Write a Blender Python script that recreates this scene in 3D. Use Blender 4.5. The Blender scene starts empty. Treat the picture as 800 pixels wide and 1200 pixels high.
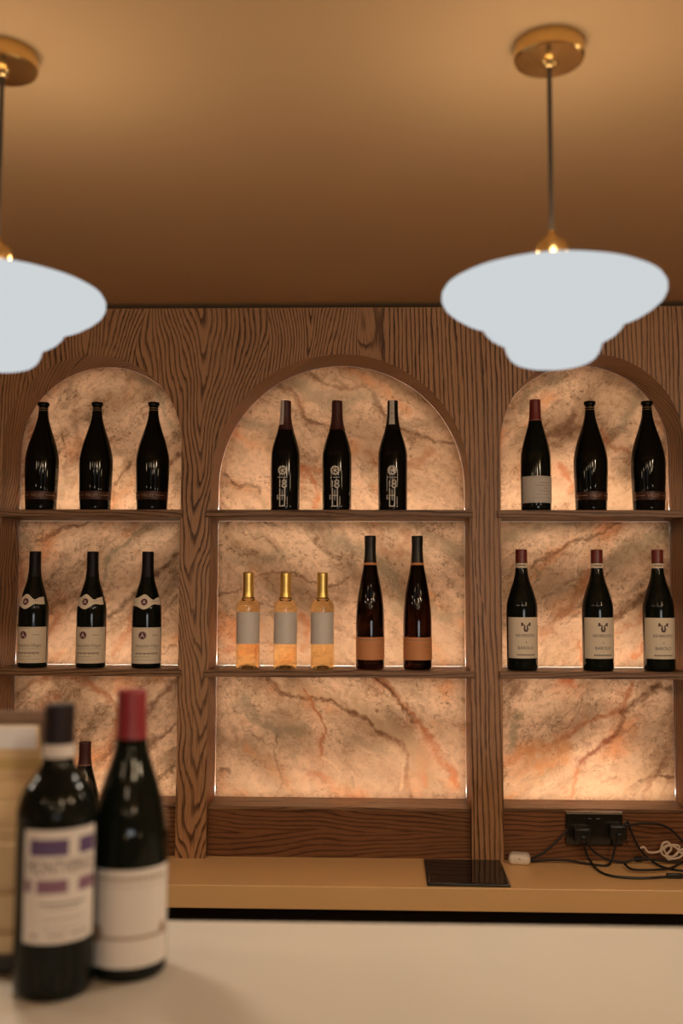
import bpy, bmesh, math
import numpy as np
from mathutils import Vector, Matrix
PI = math.pi
R = math.radians
S = bpy.context.scene
COL = S.collection

# ------------------------------------------------------------------ camera
CAM = Vector((0.07, -2.62, 1.55))
FPX, PSI, PIT, ROL = 1162.0, R(1.66), R(4.43), R(0.2)
f0 = Vector((-math.sin(PSI)*math.cos(PIT), math.cos(PSI)*math.cos(PIT), math.sin(PIT)))
r0 = Vector((math.cos(PSI), math.sin(PSI), 0)); u0 = r0.cross(f0)
cr = r0*math.cos(ROL) + u0*math.sin(ROL); cu = -r0*math.sin(ROL) + u0*math.cos(ROL)
cam = bpy.data.cameras.new('camera'); co = bpy.data.objects.new('camera', cam); COL.objects.link(co)
cam.sensor_fit = 'VERTICAL'; cam.sensor_height = 36; cam.sensor_width = 24
cam.lens = FPX/1200*36
M3 = Matrix((cr, cu, -f0)).transposed()
co.matrix_world = Matrix.Translation(CAM) @ M3.to_4x4()
cam.dof.use_dof = True; cam.dof.focus_distance = 2.66; cam.dof.aperture_fstop = 2.5
cam.clip_start = 0.05
S.camera = co
def ray(x, y): return f0 + cr*((x-400)/FPX) + cu*((600-y)/FPX)
def atY(x, y, Y): d = ray(x, y); return CAM + d*((Y-CAM.y)/d.y)     # a point of the plane at depth Y
def atZ(x, y, Z): d = ray(x, y); return CAM + d*((Z-CAM.z)/d.z)     # a point of the level Z

# ------------------------------------------------------------------ world, colour management, room light
S.view_settings.view_transform = 'Standard'; S.view_settings.look = 'None'
S.view_settings.exposure = 0; S.view_settings.gamma = 1; S.view_settings.use_curve_mapping = False
w = bpy.data.worlds.new('world'); S.world = w; w.use_nodes = True
w.node_tree.nodes['Background'].inputs[0].default_value = (1, .72, .45, 1)
w.node_tree.nodes['Background'].inputs[1].default_value = 0.015
S.cycles.max_bounces = 10; S.cycles.transmission_bounces = 8; S.cycles.glossy_bounces = 5; S.cycles.diffuse_bounces = 4
S.cycles.use_denoising = True
S.cycles.sample_clamp_indirect = 4
S.cycles.caustics_reflective = False

def area(name, loc, size, size_y, energy, color, direction, shape='RECTANGLE', parent=None, spread=None):
    l = bpy.data.lights.new(name, 'AREA'); l.shape = shape; l.size = size; l.size_y = size_y
    l.energy = energy; l.color = color
    if spread: l.spread = spread
    o = bpy.data.objects.new(name, l); COL.objects.link(o); o.location = loc
    o.rotation_euler = Vector(direction).to_track_quat('-Z', 'Y').to_euler()
    if parent: o.parent = parent
    return o
def point(name, loc, energy, color, radius):
    l = bpy.data.lights.new(name, 'POINT'); l.energy = energy; l.color = color; l.shadow_soft_size = radius
    o = bpy.data.objects.new(name, l); COL.objects.link(o); o.location = loc
    return o
WARM = (1, .72, .42)
CEIL = 2.3197
# daylight window far behind the camera, and warm downlights of the room behind it
area('daylight', (1.3, -6.6, 1.35), 1.7, .5, 26, (.95, .97, 1), (-.1, 1, 0))
for X in (-1.24, 1.10):      # lamps alone, added where the pendant row would run on unseen past both sides
    area('lamp_downlight', (X, -1.26, 1.87), .1, .1, 2.8, (1, .84, .66), (0, 0, -1), 'DISK'); point('lamp_uplight', (X, -1.26, 2.02), 2.2, (1, .73, .43), .04)
for x, y, e in [(-1.3, -3.0, 1.2), (-.1, -3.2, 1.2), (1.2, -3.0, 1.5)]:      # fill points added behind the camera to brighten the ceiling
    point('ceiling_fill', (x, y, 1.2), e, (1, .68, .38), .05)
for x, y, e in [(-1.1, -3.3, 3.5), (-.2, -3.9, 5.0), (.7, -3.2, 14.0), (1.5, -2.5, 22.0), (1.3, -4.4, 12.0), (-.6, -4.9, 3.0), (.4, -5.2, 4.0)]:
    point('downlight', (x, y, 2.24), e, (1, .76, .50), .05)

# ------------------------------------------------------------------ object helpers
def empty(name, loc, rz=0, **kw):
    o = bpy.data.objects.new(name, None); COL.objects.link(o); o.location = loc; o.rotation_euler.z = rz
    o.empty_display_size = .05
    for k, v in kw.items():
        if v: o[k] = v
    return o
def tag(o, label=None, category=None, group=None, kind=None):
    if label: o['label'] = label
    if category: o['category'] = category
    if group: o['group'] = group
    if kind: o['kind'] = kind
    return o
class MB:
    def __init__(s): s.v = []; s.f = []
    def add(s, vs, fs):
        n = len(s.v); s.v += [tuple(v) for v in vs]; s.f += [tuple(i+n for i in f) for f in fs]; return s
    def bm(s, b):
        b.verts.index_update(); s.add([v.co[:] for v in b.verts], [[v.index for v in f.verts] for f in b.faces]); b.free(); return s
    def box(s, x0, x1, y0, y1, z0, z1, bev=0, seg=2, rot=None):
        b = bmesh.new(); bmesh.ops.create_cube(b, size=1)
        for v in b.verts: v.co = Vector(((x0+x1)/2+v.co.x*(x1-x0), (y0+y1)/2+v.co.y*(y1-y0), (z0+z1)/2+v.co.z*(z1-z0)))
        if bev: bmesh.ops.bevel(b, geom=b.edges[:], offset=bev, segments=seg, profile=.5, affect='EDGES')
        if rot is not None: bmesh.ops.transform(b, matrix=rot, verts=b.verts)
        return s.bm(b)
    def lathe(s, prof, n=48, c=(0, 0), cap=True):
        vs = []; fs = []; m = len(prof)
        for r, z in prof:
            for k in range(n):
                a = 2*PI*k/n; vs.append((c[0]+r*math.cos(a), c[1]+r*math.sin(a), z))
        for i in range(m-1):
            for k in range(n):
                k2 = (k+1) % n; fs.append((i*n+k, i*n+k2, (i+1)*n+k2, (i+1)*n+k))
        if cap:
            fs.append(tuple(range(n-1, -1, -1))); fs.append(tuple((m-1)*n+k for k in range(n)))
        return s.add(vs, fs)
    def tube(s, pts, rad, n=10):
        pts = [Vector(p) for p in pts]; vs = []; fs = []
        prev = None
        for i, p in enumerate(pts):
            t = (pts[min(i+1, len(pts)-1)]-pts[max(i-1, 0)]).normalized()
            a = prev if prev is not None else (Vector((0, 0, 1)) if abs(t.z) < .9 else Vector((1, 0, 0)))
            a = (a - t*a.dot(t)).normalized(); b = t.cross(a); prev = a
            for k in range(n):
                q = 2*PI*k/n; vs.append(p + a*(rad*math.cos(q)) + b*(rad*math.sin(q)))
        for i in range(len(pts)-1):
            for k in range(n):
                k2 = (k+1) % n; fs.append((i*n+k, i*n+k2, (i+1)*n+k2, (i+1)*n+k))
        fs.append(tuple(range(n-1, -1, -1))); fs.append(tuple((len(pts)-1)*n+k for k in range(n)))
        return s.add(vs, fs)
    def build(s, name, mat, parent=None, smooth=35):
        me = bpy.data.meshes.new(name); me.from_pydata(s.v, [], s.f); me.update()
        b = bmesh.new(); b.from_mesh(me); bmesh.ops.recalc_face_normals(b, faces=b.faces); b.to_mesh(me); b.free()
        if smooth:
            me.shade_smooth(); me.set_sharp_from_angle(angle=R(smooth))
        if mat: me.materials.append(mat)
        o = bpy.data.objects.new(name, me); COL.objects.link(o)
        if parent: o.parent = parent
        return o
def spline(pts, n=8):
    """Catmull-Rom through the points."""
    pts = [Vector(p) for p in pts]; P = [pts[0]*2-pts[1]] + pts + [pts[-1]*2-pts[-2]]; out = []
    for i in range(1, len(P)-2):
        for k in range(n):
            t = k/n; a, b, c, d = P[i-1:i+3]
            out.append(.5*((2*b)+(c-a)*t+(2*a-5*b+4*c-d)*t*t+(3*b-a-3*c+d)*t**3))
    out.append(pts[-1]); return out

# ------------------------------------------------------------------ materials
class NT:
    def __init__(s, name):
        s.m = bpy.data.materials.new(name); s.m.use_nodes = True; s.t = s.m.node_tree
        s.t.nodes.clear(); s.out = s.n('ShaderNodeOutputMaterial')
    def n(s, kind, **kw):
        x = s.t.nodes.new(kind)
        for k, v in kw.items(): setattr(x, k, v)
        return x
    def put(s, sock, v):
        if isinstance(v, bpy.types.NodeSocket): s.t.links.new(v, sock)
        elif v is not None:
            if sock.type == 'RGBA' and len(v) == 3: v = (*v, 1)
            sock.default_value = v
    def math(s, op, a, b=None, c=None, clamp=False):
        x = s.n('ShaderNodeMath', operation=op, use_clamp=clamp)
        for i, v in enumerate((a, b, c)):
            if v is not None: s.put(x.inputs[i], v)
        return x.outputs[0]
    def vec(s, op, a, b=None, scale=None):
        x = s.n('ShaderNodeVectorMath', operation=op); s.put(x.inputs[0], a)
        if b is not None: s.put(x.inputs[1], b)
        if scale is not None: s.put(x.inputs['Scale'], scale)
        return x.outputs['Value'] if op in ('DOT_PRODUCT', 'LENGTH', 'DISTANCE') else x.outputs['Vector']
    def noise(s, v, scale, detail=4, rough=.55, dist=0, color=False):
        x = s.n('ShaderNodeTexNoise'); s.put(x.inputs['Vector'], v); x.inputs['Scale'].default_value = scale
        x.inputs['Detail'].default_value = detail; x.inputs['Roughness'].default_value = rough; x.inputs['Distortion'].default_value = dist
        return x.outputs['Color'] if color else x.outputs['Fac']
    def smooth(s, v, a, b):
        x = s.n('ShaderNodeMapRange', interpolation_type='SMOOTHSTEP'); s.put(x.inputs[0], v)
        x.inputs[1].default_value = a; x.inputs[2].default_value = b
        return x.outputs[0]
    def mix(s, f, a, b, mode='MIX'):
        x = s.n('ShaderNodeMix', data_type='RGBA', blend_type=mode); s.put(x.inputs[0], f); s.put(x.inputs[6], a); s.put(x.inputs[7], b)
        return x.outputs[2]
    def sep(s, v):
        x = s.n('ShaderNodeSeparateXYZ'); s.put(x.inputs[0], v); return x.outputs
    def comb(s, a, b, c):
        x = s.n('ShaderNodeCombineXYZ'); s.put(x.inputs[0], a); s.put(x.inputs[1], b); s.put(x.inputs[2], c); return x.outputs[0]
    def obj(s): return s.n('ShaderNodeTexCoord').outputs['Object']
    def bsdf(s, **kw):
        x = s.n('ShaderNodeBsdfPrincipled')
        for k, v in kw.items(): s.put(x.inputs[k.replace('_', ' ')], v)
        return x
    def bump(s, h, strength, dist=.001):
        x = s.n('ShaderNodeBump'); x.inputs['Strength'].default_value = strength; x.inputs['Distance'].default_value = dist
        s.put(x.inputs['Height'], h); return x.outputs[0]
    def done(s, sh):
        s.t.links.new(sh.outputs[0] if hasattr(sh, 'outputs') else sh, s.out.inputs[0]); return s.m

def plain(name, col, rough=.5, metal=0, var=.08, scale=40, **kw):
    """A single-colour surface with a faint mottling of its own."""
    t = NT(name); f = t.noise(t.obj(), scale, 3)
    c = t.mix(f, tuple(x*(1-var) for x in col), tuple(min(1, x*(1+var)) for x in col))
    return t.done(t.bsdf(Base_Color=c, Roughness=rough, Metallic=metal, **kw))

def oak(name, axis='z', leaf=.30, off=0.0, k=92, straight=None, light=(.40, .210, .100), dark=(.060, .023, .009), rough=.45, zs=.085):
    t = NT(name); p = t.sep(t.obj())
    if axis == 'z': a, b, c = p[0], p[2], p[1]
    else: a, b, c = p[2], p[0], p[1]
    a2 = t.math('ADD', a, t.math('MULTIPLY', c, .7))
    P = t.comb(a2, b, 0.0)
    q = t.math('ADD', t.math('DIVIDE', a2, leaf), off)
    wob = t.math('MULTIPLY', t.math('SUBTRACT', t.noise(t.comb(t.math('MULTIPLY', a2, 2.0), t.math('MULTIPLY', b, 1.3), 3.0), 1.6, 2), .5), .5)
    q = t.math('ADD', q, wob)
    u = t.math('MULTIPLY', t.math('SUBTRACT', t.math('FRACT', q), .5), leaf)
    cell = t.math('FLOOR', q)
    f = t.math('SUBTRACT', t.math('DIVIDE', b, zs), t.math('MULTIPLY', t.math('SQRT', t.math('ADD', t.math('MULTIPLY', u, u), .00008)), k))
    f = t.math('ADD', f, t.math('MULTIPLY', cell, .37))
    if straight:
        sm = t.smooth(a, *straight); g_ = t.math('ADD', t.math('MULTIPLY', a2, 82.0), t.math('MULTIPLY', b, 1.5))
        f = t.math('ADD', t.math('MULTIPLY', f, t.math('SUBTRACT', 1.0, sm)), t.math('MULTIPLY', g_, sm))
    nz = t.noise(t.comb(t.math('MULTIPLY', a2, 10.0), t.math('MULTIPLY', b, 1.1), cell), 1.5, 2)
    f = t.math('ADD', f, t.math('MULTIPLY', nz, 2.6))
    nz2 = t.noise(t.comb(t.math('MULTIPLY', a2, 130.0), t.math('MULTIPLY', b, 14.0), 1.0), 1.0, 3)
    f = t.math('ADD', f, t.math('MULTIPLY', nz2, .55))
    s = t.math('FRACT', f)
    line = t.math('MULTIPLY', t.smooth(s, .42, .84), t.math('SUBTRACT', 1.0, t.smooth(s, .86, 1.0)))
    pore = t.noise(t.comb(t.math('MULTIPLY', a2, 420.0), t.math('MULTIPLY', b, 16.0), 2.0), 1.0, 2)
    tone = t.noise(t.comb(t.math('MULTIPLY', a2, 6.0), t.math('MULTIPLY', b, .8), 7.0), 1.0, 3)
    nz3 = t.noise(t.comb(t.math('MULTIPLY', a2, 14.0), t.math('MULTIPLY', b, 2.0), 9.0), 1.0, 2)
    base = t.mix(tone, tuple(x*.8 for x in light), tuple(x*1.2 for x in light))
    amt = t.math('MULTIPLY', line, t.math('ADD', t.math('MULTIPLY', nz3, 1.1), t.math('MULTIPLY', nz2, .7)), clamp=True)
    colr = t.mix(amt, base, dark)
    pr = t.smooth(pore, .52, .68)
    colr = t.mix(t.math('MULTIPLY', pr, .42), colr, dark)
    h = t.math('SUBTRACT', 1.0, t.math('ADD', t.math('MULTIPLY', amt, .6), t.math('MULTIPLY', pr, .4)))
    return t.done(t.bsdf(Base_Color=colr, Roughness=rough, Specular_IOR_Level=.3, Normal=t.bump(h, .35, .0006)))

def vnoise(x, y, seed):
    i, j = np.floor(x), np.floor(y); f, g = x-i, y-j; f = f*f*(3-2*f); g = g*g*(3-2*g)
    def h(a, b): v = np.sin(a*127.1+b*311.7+seed*74.7)*43758.5453; return v-np.floor(v)
    return (h(i, j)*(1-f)+h(i+1, j)*f)*(1-g)+(h(i, j+1)*(1-f)+h(i+1, j+1)*f)*g
def fbm(x, y, seed, oc=4, rough=.55):
    a = 1.0; tot = 0; n = 0
    for k in range(oc): n = n+a*vnoise(x*2**k, y*2**k, seed+k*7); tot += a; a *= rough
    return n/tot
def sstep(v, a, b): q = np.clip((v-a)/(b-a), 0, 1); return q*q*(3-2*q)
def vein_layer(X, Z, veins, seed):
    """Colour and cover of the mineral veins at points of the slab; veins = (points, half width, colour, strength, wobble)."""
    C = np.zeros((X.size, 3)); A = np.zeros(X.size)
    wa = [fbm(X*16, Z*16, seed+k, 4, .6)-.5 for k in (1, 2)]; wb = [fbm(X*80, Z*80, seed+k, 4, .65)-.5 for k in (3, 4)]
    vb = fbm(X*22, Z*22, seed+5, 3); vc = sstep(fbm(X*70, Z*70, seed+6, 4, .7), .30, .62)
    def over(m, col):
        nonlocal C, A
        C = C*(1-m)[:, None]+np.array(col)[None, :]*m[:, None]; A = A*(1-m)+m
    for n_, (pts, wd, col, st, wob) in enumerate(veins):
        pts = [(v.x, v.y) for v in spline([(a, b, 0) for a, b in pts], 4)]
        px = X+wa[0]*wob*1.5+wb[0]*(.008+wd*.5); pz = Z+wa[1]*wob*1.5+wb[1]*(.008+wd*.5)
        best = np.full(X.size, 9.0); side = np.zeros(X.size)
        for (ax, az), (bx, bz) in zip(pts[:-1], pts[1:]):
            dx, dz = bx-ax, bz-az; L = dx*dx+dz*dz+1e-12; h = np.clip(((px-ax)*dx+(pz-az)*dz)/L, 0, 1)
            ex, ez = px-ax-dx*h, pz-az-dz*h; dd = np.hypot(ex, ez); k = dd < best
            best = np.where(k, dd, best); side = np.where(k, (ex*dz-ez*dx), side)
        if wd < .0125 and col != LGT:           # bands that follow the vein on one side of it, as the layers of the stone do
            b = np.exp(-(best/(.036))**2)*(side > 0)*(.5+.5*np.sin(best*2*PI/.0065+wa[0]*14))
            over(.55*st*b*sstep(vb, .35, .6), tuple(x*1.5 for x in col))
        m = (1-sstep(best/(wd*(.3+vb)), .2, 1.7))*(.55+.45*vc)*st
        over(m, col)
    return C/np.maximum(A, 1e-4)[:, None], A
def slab(x0, x1, z0, ztop, y, th, veins, seed, step=.0016):
    """A stone slab whose face is finely divided so that it carries the vein layer; ztop(x) is its upper outline."""
    nx = int((x1-x0)/step); xs = np.linspace(x0, x1, nx+1); zt = np.array([ztop(v) for v in xs]); nz = int((zt.max()-z0)/step)
    tt = np.linspace(0, 1, nz+1); X = np.repeat(xs, nz+1); Z = (z0+(zt-z0)[:, None]*tt[None, :]).ravel(); N = X.size
    co_ = np.stack([X, np.full(N, y), Z], 1); W = nz+1
    ii, jj = np.meshgrid(np.arange(nx), np.arange(nz), indexing='ij'); q = (ii*W+jj).ravel()
    quads = np.stack([q, q+W, q+W+1, q+1], 1)
    loop = [i*W for i in range(nx+1)] + [nx*W+j for j in range(1, nz+1)] + [i*W+nz for i in range(nx-1, -1, -1)] + [j for j in range(nz-1, 0, -1)]
    lp = np.array(loop); nb = len(lp); back = co_[lp].copy(); back[:, 1] += th
    nxt = np.roll(np.arange(nb), -1); sides = np.stack([lp[nxt], lp, N+np.arange(nb), N+nxt], 1)
    V = np.concatenate([co_, back]); Q = np.concatenate([quads, sides]); ng = N+np.arange(nb)[::-1]
    me = bpy.data.meshes.new('stone_panel'); me.vertices.add(len(V)); me.vertices.foreach_set('co', V.ravel().astype(np.float32))
    idx = np.concatenate([Q.ravel(), ng]); me.loops.add(len(idx)); me.loops.foreach_set('vertex_index', idx.astype(np.int32))
    st = np.concatenate([np.arange(len(Q))*4, [len(Q)*4]]); me.polygons.add(len(st)); me.polygons.foreach_set('loop_start', st.astype(np.int32))
    me.update(calc_edges=True); me.validate()
    C, A = vein_layer(X, Z, veins, seed) if veins else (np.zeros((N, 3)), np.zeros(N))
    col = np.zeros((len(V), 4), np.float32); col[:N, :3] = C; col[:N, 3] = A
    a = me.attributes.new('vein', 'FLOAT_COLOR', 'POINT'); a.data.foreach_set('color', col.ravel())
    return me
def stone(name, seed, ang):
    """Honed translucent veined stone, lit from behind."""
    t = NT(name); p = t.obj()
    P = t.comb(t.sep(p)[0], t.sep(p)[2], seed*3.1)
    rot = t.n('ShaderNodeVectorRotate', rotation_type='Z_AXIS'); t.put(rot.inputs['Vector'], P); rot.inputs['Angle'].default_value = -ang
    Q = t.vec('MULTIPLY', rot.outputs[0], (1.0, 2.6, 1.0))
    w1 = t.vec('SCALE', t.vec('SUBTRACT', t.noise(P, 5, 4, .6, color=True), (.5, .5, .5)), scale=.35)
    Qw = t.vec('ADD', Q, w1)
    n1 = t.noise(Qw, 4.2, 6, .6); n2 = t.noise(t.vec('ADD', Qw, (7, 3, 1)), 7.5, 5, .6); n3 = t.noise(P, 55, 4, .65)
    c = t.mix(t.smooth(n1, .34, .66), (.88, .68, .51), (.60, .45, .32))
    c = t.mix(t.math('MULTIPLY', t.smooth(n2, .50, .70), .70), c, (.40, .31, .22))
    c = t.mix(t.math('MULTIPLY', t.smooth(t.noise(t.vec('ADD', Qw, (2, 9, 4)), 5.0, 4), .55, .72), .65), c, (.74, .38, .19))
    c = t.mix(t.math('MULTIPLY', t.smooth(n3, .44, .68), .50), c, (.38, .24, .15))
    n4 = t.noise(t.vec('ADD', Qw, (11, 5, 2)), 6.0, 5, .62)
    ridge = t.math('ABSOLUTE', t.math('SUBTRACT', n4, .5))
    c = t.mix(t.math('MULTIPLY', t.math('SUBTRACT', 1.0, t.smooth(ridge, .0, .022)), t.math('MULTIPLY', t.smooth(n2, .4, .6), .62)), c, (.22, .12, .065))
    # dark flecks in clusters
    fl = t.math('MULTIPLY', t.smooth(t.noise(P, 95, 4, .7), .55, .62), t.smooth(t.noise(t.vec('ADD', P, (3, 1, 0)), 10, 3), .46, .60))
    band = t.math('FRACT', t.math('MULTIPLY', n1, 14.0)); bl_ = t.math('MULTIPLY', t.math('SUBTRACT', 1.0, t.smooth(t.math('ABSOLUTE', t.math('SUBTRACT', band, .5)), .02, .16)), t.smooth(t.noise(t.vec('ADD', Qw, (1, 6, 8)), 3.5, 3), .46, .62))
    c = t.mix(t.math('MULTIPLY', bl_, .38), c, (.30, .18, .11))
    c = t.mix(t.math('MULTIPLY', fl, .62), c, (.14, .07, .035))
    at = t.n('ShaderNodeAttribute', attribute_name='vein')
    c = t.mix(at.outputs['Alpha'], c, at.outputs['Color'])
    d = t.n('ShaderNodeBsdfDiffuse'); t.put(d.inputs[0], t.mix(.75, (0, 0, 0), c))
    tr = t.n('ShaderNodeBsdfTranslucent'); t.put(tr.inputs[0], c)
    a = t.n('ShaderNodeMixShader'); a.inputs[0].default_value = .55; t.t.links.new(d.outputs[0], a.inputs[1]); t.t.links.new(tr.outputs[0], a.inputs[2])
    return t.done(a)

def emit(name, col, st=1):
    t = NT(name); e = t.n('ShaderNodeEmission'); f = t.noise(t.obj(), 4, 2)
    t.put(e.inputs[0], t.mix(f, tuple(x*.99 for x in col), col)); e.inputs[1].default_value = st
    return t.done(e)
def glass(name, col, ior=1.36, rough=0.0):
    t = NT(name); f = t.noise(t.obj(), 30, 2)
    g = t.bsdf(Base_Color=t.mix(f, tuple(x*.97 for x in col), col), Roughness=rough, IOR=ior, Transmission_Weight=1.0)
    return t.done(g)

M = dict(
    oak=oak('oak_veneer', 'z', off=.78, straight=(.02, .12)), oak_h=oak('oak_shelf', 'x', leaf=.09, k=120, zs=.35, light=(.25, .135, .066)),
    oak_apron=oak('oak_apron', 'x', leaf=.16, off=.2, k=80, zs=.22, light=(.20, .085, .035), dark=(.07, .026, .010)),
    ceil=plain('ceiling_paint', (.62, .415, .225), .9, var=.02, scale=3), wallp=plain('wall_paint', (.42, .28, .16), .9, var=.04, scale=5),
    floor=oak('floor_boards', 'x', leaf=.18, k=60, zs=.3),
    white=plain('light_box_white', (.84, .81, .77), .8, var=.03),
    counter=plain('cream_counter', (.56, .51, .435), .35, var=.03, scale=8), backtop=plain('tan_worktop', (.78, .48, .21), .38, var=.04, scale=8),
    darkcab=plain('dark_cabinet', (.02, .014, .01), .5), black=plain('black_gap', (.008, .006, .005), .7),
    brass=plain('brushed_brass', (.74, .53, .24), .22, 1.0, var=.1, scale=90), cord=plain('dark_cord', (.035, .024, .018), .7),
    shade=emit('lit_opal_glass', (.625, .66, .68)),
    glass_d=plain('dark_bottle_glass', (.005, .005, .004), .03, var=.1, Specular_IOR_Level=.16), glass_i=plain('green_black_bottle_glass', (.005, .007, .005), .06, var=.1, Specular_IOR_Level=.2),
    amber=glass('amber_bottle_glass', (.0065, .0020, .0009), 1.3), gold_wine=glass('pale_gold_wine_glass', (1, .80, .45), 1.33),
    blackcap=plain('black_capsule', (.008, .007, .006), .4, Specular_IOR_Level=.15), redcap=plain('red_capsule', (.16, .016, .016), .42), browncap=plain('red_brown_capsule', (.16, .020, .013), .38),
    darkred=plain('dark_red_capsule', (.055, .008, .008), .5), greycap=plain('grey_capsule', (.025, .022, .018), .3, .4, Specular_IOR_Level=.3), goldcap=plain('gold_capsule', (.80, .55, .16), .30, .85),
    brightred=plain('bright_red_capsule', (.23, .015, .021), .45), plumcap=plain('dark_plum_capsule', (.016, .010, .011), .5, Specular_IOR_Level=.2),
    paper=plain('cream_label_paper', (.78, .66, .49), .7, var=.05), paper_w=plain('white_label_paper', (.64, .59, .53), .7, var=.05), silver=plain('silver_grey_label', (.70, .64, .56), .5, var=.06),
    orange=plain('orange_label', (.62, .25, .09), .6, var=.05), bronze=plain('bronze_label', (.055, .018, .009), .45, .3), ink=plain('dark_ink', (.09, .05, .04), .7), ink_soft=plain('soft_ink', (.30, .21, .14), .7),
    maroon=plain('maroon_seal', (.12, .012, .02), .6), print_w=plain('white_print', (.78, .72, .62), .6), print_b=plain('bronze_print', (.36, .20, .12), .5), purple=plain('purple_ink', (.085, .05, .13), .7), purple2=plain('mauve_ink', (.20, .10, .15), .7),
    goldline=plain('gold_line', (.30, .20, .09), .4, .6),
    plastic=plain('black_plastic', (.012, .011, .01), .28), gloss=plain('glossy_black', (.006, .005, .005), .06), socket=plain('black_socket', (.02, .017, .012), .12), chrome=plain('steel_edge', (.8, .72, .58), .35, 1.0),
    cable=plain('black_cable', (.008, .007, .007), .45), wcable=plain('white_cable', (.62, .50, .38), .5), wplast=plain('white_plastic', (.75, .66, .55), .35),
    card=plain('cream_card', (.68, .50, .27), .65), cardgold=plain('gold_card', (.52, .38, .14), .55), cardw=plain('white_sheen_card', (.88, .88, .88), .2), board=plain('brown_board', (.21, .13, .085), .55),
)

# ------------------------------------------------------------------ the room
def struct(o): o['kind'] = 'structure'; return o
struct(MB().box(-3, 3, -7, .32, CEIL, CEIL+.08).build('ceiling', M['ceil'], smooth=0))
struct(MB().box(-3, 3, -7, .32, -.05, 0).build('floor', M['floor'], smooth=0))
struct(MB().box(-3, 3, .24, .32, 0, CEIL).build('wall_back', M['black'], smooth=0))
struct(MB().box(-3.08, -3, -7, .32, 0, CEIL).build('wall_left', M['wallp'], smooth=0))
struct(MB().box(3, 3.08, -7, .32, 0, CEIL).build('wall_right', M['wallp'], smooth=0))
fr = MB(); fr.box(-3, 1.0, -7.08, -7, 0, CEIL); fr.box(2.0, 3, -7.08, -7, 0, CEIL); fr.box(1, 2, -7.08, -7, 0, .6); fr.box(1, 2, -7.08, -7, 2.2, CEIL)
struct(fr.build('wall_front', M['wallp'], smooth=0))

# ------------------------------------------------------------------ back bar: oak front with three arched niches of backlit stone
CT = .852                     # back counter level
TOP, MID = 1.7580, 1.3375     # upper surfaces of the shelves
NICHE = [('l', -.917, -.435, 1.936), ('c', -.355, .333, 1.834), ('r', .415, .897, 1.936)]
bar = empty('back_bar_shelving', (0, 0, CT), label='dark oak back bar with three arched niches of glowing veined stone and shelves', category='shelving')
bl = lambda mb, name, mat, **k: mb.build(name, mat, **k)
def rel(o): o.parent = bar; o.matrix_parent_inverse = Matrix.Translation((0, 0, -CT)); return o
def arch(x0, x1, zs, rr=0, n=40):
    c = (x0+x1)/2; r = (x1-x0)/2+rr
    return [(c - r*math.cos(PI*k/n), zs + r*math.sin(PI*k/n)) for k in range(n+1)]
out = [(-1.75, CT)]
for _, x0, x1, zs in NICHE: out += [(x0, CT)] + arch(x0, x1, zs) + [(x1, CT)]
out += [(1.75, CT), (1.75, 2.3055), (-1.75, 2.3055)]
b = bmesh.new(); vs = [b.verts.new((x, 0, z)) for x, z in out]; fc = b.faces.new(vs)
r_ = bmesh.ops.extrude_face_region(b, geom=[fc]); bmesh.ops.translate(b, verts=[g for g in r_['geom'] if isinstance(g, bmesh.types.BMVert)], vec=(0, .02, 0))
bmesh.ops.triangulate(b, faces=[f for f in b.faces if len(f.verts) > 4])
rel(MB().bm(b).build('front_panel', M['oak'], smooth=0))
rel(MB().box(-1.75, 1.75,   .10, .12, 2.300, CEIL-.0005).build('shadow_gap', M['black'], smooth=0))

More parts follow.
